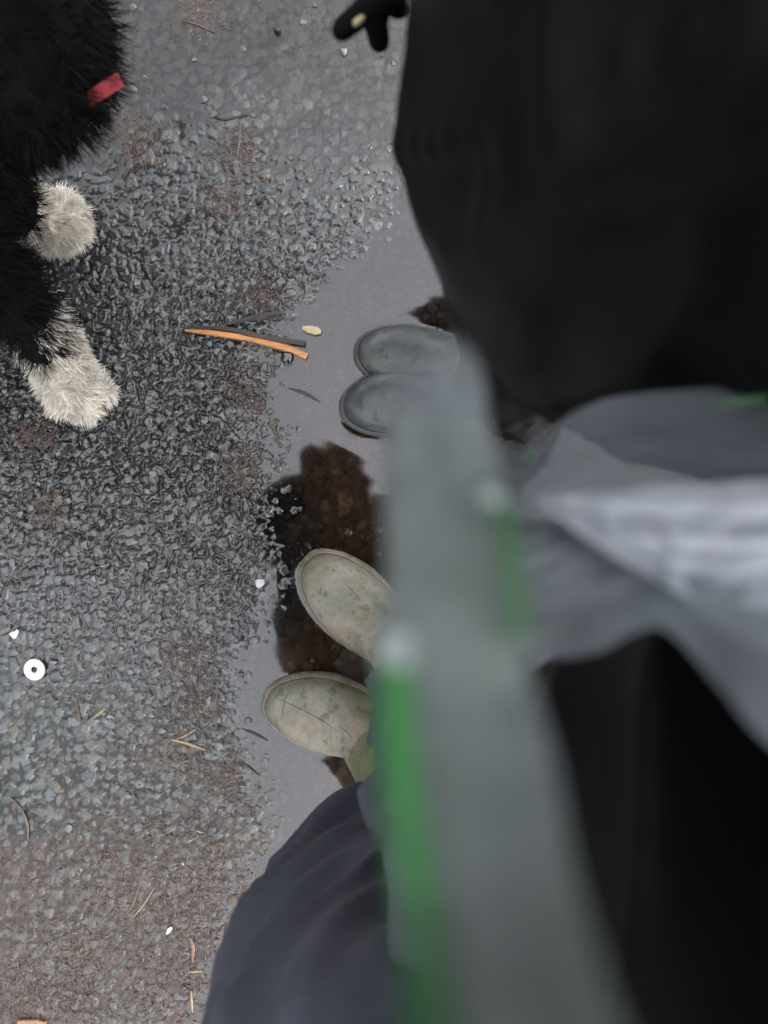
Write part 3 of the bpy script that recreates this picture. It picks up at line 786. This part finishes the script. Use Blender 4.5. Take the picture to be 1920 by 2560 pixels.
for yy in (.12, .30):
    caps += [((-.98, yy * .6 + .09, .38), (-.93, yy, .26), .10, .07), ((-.93, yy, .26), (-1.03, yy, .14), .055, .035), ((-1.03, yy, .14), (-1.0, yy, .045), .032, .03), ((-1.0, yy, .035), (-.95, yy, .028), .035, .03)]
caps.append(((-1.1, .18, .45), (-1.3, .1, .36), .04, .03))
dbody = blob('body', caps, .009, M['fur_black'], dog, 4)
dbody.data.materials.append(M['fur_white'])
do = np.array(dog.location)
nv = len(dbody.data.vertices); dv = np.zeros(nv * 3); dbody.data.vertices.foreach_get('co', dv); dv = dv.reshape(-1, 3) + do
dnr = np.zeros(nv * 3); dbody.data.vertices.foreach_get('normal', dnr); dnr = dnr.reshape(-1, 3)
def paw_white(p):
    a = np.hypot(p[..., 0] - p1[0] - .014, p[..., 1] - p1[1]) / .080 + np.maximum(p[..., 2] - .055, 0) / .03
    b = np.hypot(p[..., 0] - p2[0] - .012, p[..., 1] - p2[1] + .022) / .080 + np.maximum(p[..., 2] - .068, 0) / .03
    return (a < 1.0) | (b < 1.0) | ((p[..., 0] < -.85) & (p[..., 2] < .06))
pc = np.zeros(len(dbody.data.polygons) * 3); dbody.data.polygons.foreach_get('center', pc)
dbody.data.polygons.foreach_set('material_index', paw_white(pc.reshape(-1, 3) + do).astype(np.int32))

def fur(name, ids, length, width, mat, lay, seed, droop=.5, clump=900):
    """a coat of tapering, bent hair blades, joined into one part"""
    r = np.random.default_rng(seed); n = len(ids)
    root = dv[ids] + r.normal(0, .003, (n, 3)); N = dnr[ids]
    key = np.floor(root * 70).astype(int); hsh = (key[:, 0] * 73856093 ^ key[:, 1] * 19349663 ^ key[:, 2] * 83492791) % 4096
    cd = np.random.default_rng(seed + 1).normal(0, 1, (4096, 3))[hsh]
    t = N * .42 + np.array(lay) + cd * .36 + r.normal(0, .14, (n, 3)); t /= np.linalg.norm(t, axis=1)[:, None]
    ln = length * r.uniform(.6, 1.15, n)[:, None]
    side = np.cross(t, r.normal(0, 1, (n, 3))); side /= np.linalg.norm(side, axis=1)[:, None]; side *= width * r.uniform(.6, 1.3, n)[:, None]
    bend = np.array([0, 0, -1.]) * droop + cd * .25
    a = root - N * .003; b = root + t * ln * .5 + bend * ln * .08; c = root + t * ln + bend * ln * .32
    V = np.stack([a - side, a + side, b - side * .8, b + side * .8, c], 1)
    V[..., 2] = np.maximum(V[..., 2], .004)
    base_i = (np.arange(n) * 5)[:, None]
    F = np.concatenate([base_i + np.array([0, 1, 3]), base_i + np.array([0, 3, 2]), base_i + np.array([2, 3, 4])])
    return fast_mesh(name, V.reshape(-1, 3), F, mat, dog)
white = paw_white(dv); near = (dv[:, 0] > -.85)
wi_ = np.where(white & near)[0]; bi_ = np.where(~white & near)[0]
f1 = wi_[dv[wi_, 1] > .31]; f2 = wi_[dv[wi_, 1] <= .31]
fur('paw_fur', rng.choice(f1, 16000), .0135, .00055, M['fur_white'], (.35, -.05, -.1), 3)
fur('paw_fur', rng.choice(f2, 16000), .0135, .00055, M['fur_white'], (.15, -.30, -.1), 4)
bl = fur('coat_fur', rng.choice(bi_, 60000), .026, .0006, M['fur_black'], (.1, -.1, -.45), 5)
for o in dog.children:
    if 'fur' in o.name: o['kind'] = 'stuff'
# white feathering down the back of the stepping leg
fe = np.where((dv[:, 0] > -.445) & (dv[:, 1] < .29) & (dv[:, 2] > .04) & (dv[:, 2] < .17) & near & (dnr[:, 0] > .35))[0]
if len(fe): fur('leg_feathering', rng.choice(fe, 1500), .016, .0006, M['fur_white'], (.25, -.3, -.4), 6)['kind'] = 'stuff'
# collar round the neck
cc = np.array((-.352, .452, .462)); ax = np.array((-.10, .16, .30)); ax = ax / np.linalg.norm(ax)
e1 = np.cross(ax, (0, 0, 1)); e1 /= np.linalg.norm(e1); e2 = np.cross(ax, e1); th = np.linspace(0, 2 * np.pi, 64, endpoint=False)
pth = crom([W(190, 262, .42), W(225, 246, .440), W(262, 222, .448), W(300, 198, .440)], 14)
ring = []
for i, p in enumerate(pth):
    d = pth[min(i + 1, 13)] - pth[max(i - 1, 0)]; d /= np.linalg.norm(d); sd_ = np.cross(d, (.5, -.5, .75)); sd_ /= np.linalg.norm(sd_); up_ = np.cross(sd_, d)
    ring.append([p + sd_ * a * .0065 + up_ * b * .0013 for a, b in ((-1, -1), (1, -1), (1, 1), (-1, 1))])
v, f = loft(np.array(ring)); mesh_from('collar', v, f, M['red'], dog, smooth=False)

# ------------------------------------------------------------------ things lying on the ground
def stick(name, px, w, mat, label, cat, group=None, lift=.0, h=None, taper=(.35, 1, .9, .4), flat=.6, seed=0, parts=None):
    """a splinter of wood following photograph points, w = width in metres; lies on the chips"""
    pts = crom(px, 16) if len(px) > 2 else np.array(px)[:1] + np.linspace(0, 1, 16)[:, None] * (np.array(px)[1:] - np.array(px)[:1])
    P = []
    for x, y in pts:
        q = W(x, y); z = max(gh(q[0], q[1]), -.001) if h is None else h
        P.append([q[0], q[1], z])
    P = np.array(P); P[:, 2] = np.convolve(np.pad(P[:, 2], 3, mode='edge'), np.ones(7) / 7, 'valid') + w * flat * .35 + .0008 + lift
    r = np.random.default_rng(seed + int(px[0][0])); k = 7
    rad = np.interp(np.linspace(0, 1, 16), np.linspace(0, 1, len(taper)), taper) * w / 2 * r.uniform(.85, 1.15, 16)
    rings = tube_rings(P, rad, k); c = P[:, None, :]
    d = rings - c; d[..., 2] *= flat; d *= r.uniform(.8, 1.2, (1, k, 1)); rings = c + d
    o0 = P.mean(0); v, f = loft(rings - o0)
    o = mesh_from(name, v, f, mat, None, smooth=True); o.location = o0
    try: o.data.set_sharp_from_angle(angle=R(45))
    except Exception: pass
    return tag(o, label, cat, group)

stick('wood_splinter', [(466, 828), (540, 836), (640, 852), (720, 872), (768, 893)], .0098, M['orange'], 'bright orange split stick lying at the edge of the puddle', 'stick', flat=.7, taper=(.4, .8, 1, 1.1, 1.0))
stick('bark_strip', [(448, 822), (560, 825), (660, 845), (764, 862)], .0085, M['bark'], 'long dark bark strip lying against the upper side of the orange stick', 'bark', taper=(.15, .8, 1, .9), lift=.004)
stick('bark_strip', [(560, 816), (620, 800), (680, 788), (712, 787)], .0085, M['bark'], 'short dark bark sliver slanting up from the orange stick', 'bark', taper=(.3, 1, 1, .2), lift=.003)
sd = stick('seed', [(757, 822), (782, 828), (803, 832)], .0125, M['seed'], 'pale brown seed floating beside the end of the orange stick', 'seed', taper=(.45, 1, 1.05, .55), flat=.75, h=0)
stick('twig', [(430, 1847), (470, 1857), (516, 1874)], .0042, M['straw'], 'pale straw coloured splinter on the brown mulch left of the lower olive boot', 'twig')
stick('twig', [(442, 1846), (468, 1836), (492, 1820)], .0030, M['straw'], 'short pale splinter pointing up from the larger straw coloured splinter', 'twig')
stick('twig', [(232, 1795), (250, 1783), (267, 1768)], .0048, M['straw'], 'short tan wood chip lying right of and below the steel washer', 'twig')
stick('twig', [(604, 1822), (640, 1836), (670, 1852)], .0042, M['bark'], 'dark curved twig pointing at the toe of the lower olive boot', 'twig')
stick('twig', [(608, 1905), (632, 1925), (650, 1940)], .0034, M['bark'], 'small black twig below the curved twig near the lower olive boot', 'twig')
stick('twig', [(28, 1990), (55, 2020), (70, 2060), (72, 2098)], .0058, M['twig'], 'dark bent twig near the left edge in the brown mulch', 'twig')
stick('twig', [(312, 2290), (335, 2255), (356, 2195)], .0030, M['twig'], 'thin dark twig lying upright in the middle of the brown mulch', 'twig')
stick('twig', [(335, 2290), (360, 2260), (388, 2215)], .0024, M['straw'], 'thin pale needle beside the upright dark twig in the mulch', 'twig')
stick('twig', [(476, 2340), (484, 2365), (482, 2398)], .0058, M['rust'], 'small orange brown wood chip in the mulch beside the navy trousers', 'twig')
stick('twig', [(470, 2428), (505, 2426)], .0032, M['straw'], 'short straw lying across the mulch below the orange brown chip', 'twig')
stick('twig', [(478, 2475), (480, 2505), (482, 2530)], .0042, M['straw'], 'upright tan splinter in the mulch near the bottom of the trousers', 'twig')
stick('twig', [(605, 2265), (600, 2300), (592, 2330)], .0045, M['rust'], 'rust coloured chip on the mulch tight against the navy trousers', 'twig')
stick('twig', [(410, 1330), (450, 1322), (490, 1314)], .0042, M['twig'], 'brown twig lying level on the coarse chips left of the upper olive boot', 'twig')
stick('twig', [(116, 1322), (128, 1295), (138, 1262)], .0052, M['bark'], 'dark twig leaning upward on the coarse chips below the dog', 'twig')
stick('twig', [(526, 288), (560, 302), (620, 290)], .0034, M['bark'], 'thin black twig on the smooth asphalt right of the red collar', 'twig')
stick('twig', [(594, 400), (600, 350), (602, 305)], .0030, M['twig'], 'thin reddish twig hanging below the black twig on the smooth asphalt', 'twig')
stick('twig', [(308, 455), (330, 410), (318, 365)], .0030, M['twig'], 'bent needle on the asphalt right of the dog chest', 'twig')
stick('twig', [(455, 55), (500, 68), (540, 86)], .0026, M['twig'], 'fine brown needle on the asphalt near the top of the picture', 'twig')
stick('twig', [(672, 1040), (685, 1070), (700, 1118)], .0052, M['twig'], 'dark splinter at the waterline below the orange stick', 'twig')
stick('twig', [(722, 970), (765, 985), (800, 1005)], .0052, M['bark'], 'dark wet twig half afloat left of the nearer grey boot', 'twig', h=.0)
stick('twig', [(540, 1830), (542, 1790), (545, 1735)], .0038, M['twig'], 'upright brown splinter left of the lower olive boot', 'twig')
stick('twig', [(195, 1750), (200, 1780), (203, 1800)], .0050, M['twig'], 'stubby dark twig below the steel washer', 'twig')
stick('twig', [(312, 1560), (315, 1580), (320, 1595)], .0055, M['bark'], 'stubby black twig right of and above the steel washer', 'twig')
stick('twig', [(270, 665), (262, 690), (255, 705)], .0040, M['straw'], 'short tan sliver on dark chips below the standing paw', 'twig')
stick('brick_chip', [(50, 2556), (85, 2554), (120, 2556)], .014, M['brick'], 'orange pink brick chip at the bottom left edge', 'brick chip', taper=(.9, 1, 1, .8))

def ground_at(px, py):
    q = W(px, py); return q[0], q[1], gmax(q[0], q[1])
# washer: flat ring with bevelled rim
def washer(px, py, ro, ri, t):
    x, y, z = ground_at(px, py); rings = []
    th = np.linspace(0, 2 * np.pi, 48, endpoint=False)
    for r_, h_ in ((ri, 0), (ri, t), (ri + .0004, t + .0002), (ro - .0006, t + .0002), (ro, t - .0003), (ro, 0)):
        rings.append(np.column_stack([r_ * np.cos(th), r_ * np.sin(th), np.full(48, h_)]))
    v, f = loft(np.array(rings + [rings[0]]), False, False)
    o = mesh_from('washer', v, f, M['steel'], None, smooth=False); o.location = (x, y, z - .0006); o.rotation_euler = (R(2), R(-3), 0)
    return o
tag(washer(90, 1672, .0152, .0044, .0022), 'round white steel washer with a hole, lying on the wet asphalt', 'washer')

def flake(name, px, label, cat, mat='white', thick=.0012):
    pts = np.array([W(x, y)[:2] for x, y in px]); c = pts.mean(0); z = gmax(c[0], c[1], .006); z = max(z, 0.0)
    n = len(pts); up = np.column_stack([pts - c, np.full(n, thick)]); lo = np.column_stack([(pts - c) * .97, np.zeros(n)])
    ins = np.column_stack([(pts - c) * .8, np.full(n, thick * 1.5)])
    v = np.vstack([lo, up, ins, [[0, 0, thick * 1.6]]]); f = [tuple(range(n))[::-1]]
    for i in range(n):
        j = (i + 1) % n; f += [(i, j, n + j, n + i), (n + i, n + j, 2 * n + j, 2 * n + i), (2 * n + i, 2 * n + j, 3 * n)]
    o = mesh_from(name, v, f, M[mat]); o.location = (c[0], c[1], z - .0004)
    return tag(o, label, cat)
hx, hy = 651, 1458
flake('heart_confetti', [(hx + dx, hy + dy) for dx, dy in ((-9, 10), (-12, 2), (-11, -7), (-4, -12), (1, -9), (7, -11), (11, -6), (11, 2), (4, 9), (-3, 13))], 'tiny white heart shaped flake at the puddle edge by the upper olive boot', 'confetti')
flake('white_scrap', [(26, 1584), (32, 1578), (42, 1576), (46, 1570), (52, 1576), (50, 1584), (44, 1594), (38, 1596)], 'torn white scrap above the steel washer', 'scrap')
flake('white_scrap', [(416, 2330), (420, 2318), (430, 2312), (433, 2318), (426, 2328), (420, 2333)], 'bright white scrap in the brown mulch', 'scrap')
flake('pale_pebble', [(852, 128), (868, 128), (869, 136), (862, 147), (856, 140)], 'pale three cornered pebble below the pointing glove', 'pebble', 'palestone', .004)
flake('dark_pebble', [(684, 78), (692, 74), (700, 76), (704, 84), (698, 90), (688, 88)], 'black pebble alone on the smooth asphalt near the top', 'pebble', 'bark', .006)
flake('dark_pebble', [(640, 505), (650, 500), (656, 505), (656, 512), (648, 516), (641, 512)], 'round black pebble right of the brown mud patch', 'pebble', 'bark', .006)

def bubble(px, py, r, label):
    q = W(px, py); th = np.linspace(0, 2 * np.pi, 24, endpoint=False); rings = []
    for e in np.linspace(0, 84, 10): rings.append(np.column_stack([r * math.cos(R(e)) * np.cos(th), r * math.cos(R(e)) * np.sin(th), np.full(24, r * .8 * math.sin(R(e)))]))
    v, f = loft(rings, False, True); o = mesh_from('bubble', v, f, M['bubble']); o.location = (q[0], q[1], .0)
    tag(o, label, 'bubble', 'air bubbles on the puddle')
bubble(718, 894, .0095, 'large air bubble under the thick end of the orange stick')
bubble(871, 1331, .0062, 'air bubble above the toe of the upper olive boot')
bubble(947, 1325, .0052, 'small air bubble beside the strap, above the upper olive boot')
bubble(783, 1652, .0040, 'tiny air bubble between the two olive boots')
bubble(948, 1385, .0036, 'tiny air bubble touching the outer edge of the upper olive boot')

# ------------------------------------------------------------------ litter: needles, fibres and shreds nobody could count
def litter(name, count, mat, spots, lmin, lmax, wmin, wmax, seed, label):
    r = np.random.default_rng(seed); V = []; F = []; n = 0; tries = 0
    while n < count and tries < count * 8:
        tries += 1
        s = spots[r.integers(len(spots))]
        px = r.normal(s[0], s[2] * .6); py = r.normal(s[1], s[3] * .6)
        if not (-60 < px < 1000 and -60 < py < 2620): continue
        q = W(px, py)
        if px > np.interp(py, shore[:, 0], shore[:, 1]) + 25: continue
        L = r.uniform(lmin, lmax); w = r.uniform(wmin, wmax); a = r.uniform(0, 6.28); z = gmax(q[0], q[1], .003) - .0006
        d = np.array([math.cos(a), math.sin(a), r.normal(0, .10)]); s2 = np.array([-d[1], d[0], 0]); b = s2 * r.normal(0, .12) * L
        c = np.array([q[0], q[1], z])
        A = c - d * L / 2; B = c + b + [0, 0, w * .6]; C = c + d * L / 2
        ring = []
        for p, ww in ((A, .35), (B, 1), (C, .3)):
            ring += [p - s2 * w / 2 * ww, p + [0, 0, w * .5 * ww], p + s2 * w / 2 * ww]
        V += ring; o = n * 9
        for k in (0, 3): F += [(o + k, o + k + 1, o + k + 4, o + k + 3), (o + k + 1, o + k + 2, o + k + 5, o + k + 4)]
        n += 1
    o = fast_mesh(name, np.array(V), np.array(F), mat); o['kind'] = 'stuff'; o['label'] = label; o['category'] = 'litter'
mulch = [(250, 2350, 330, 220), (420, 2150, 240, 160), (120, 2500, 200, 120), (480, 2400, 130, 180)] * 4
litter('leaf_litter', 5200, M['litter'], mud_spots + mulch, .004, .016, .0008, .0024, 51, 'reddish brown needles and bark shreds strewn over the asphalt')
litter('pale_litter', 700, M['litter_pale'], mud_spots + mulch + [(300, 1500, 300, 500)] * 3, .003, .011, .0008, .0022, 52, 'pale straw shreds strewn over the asphalt')
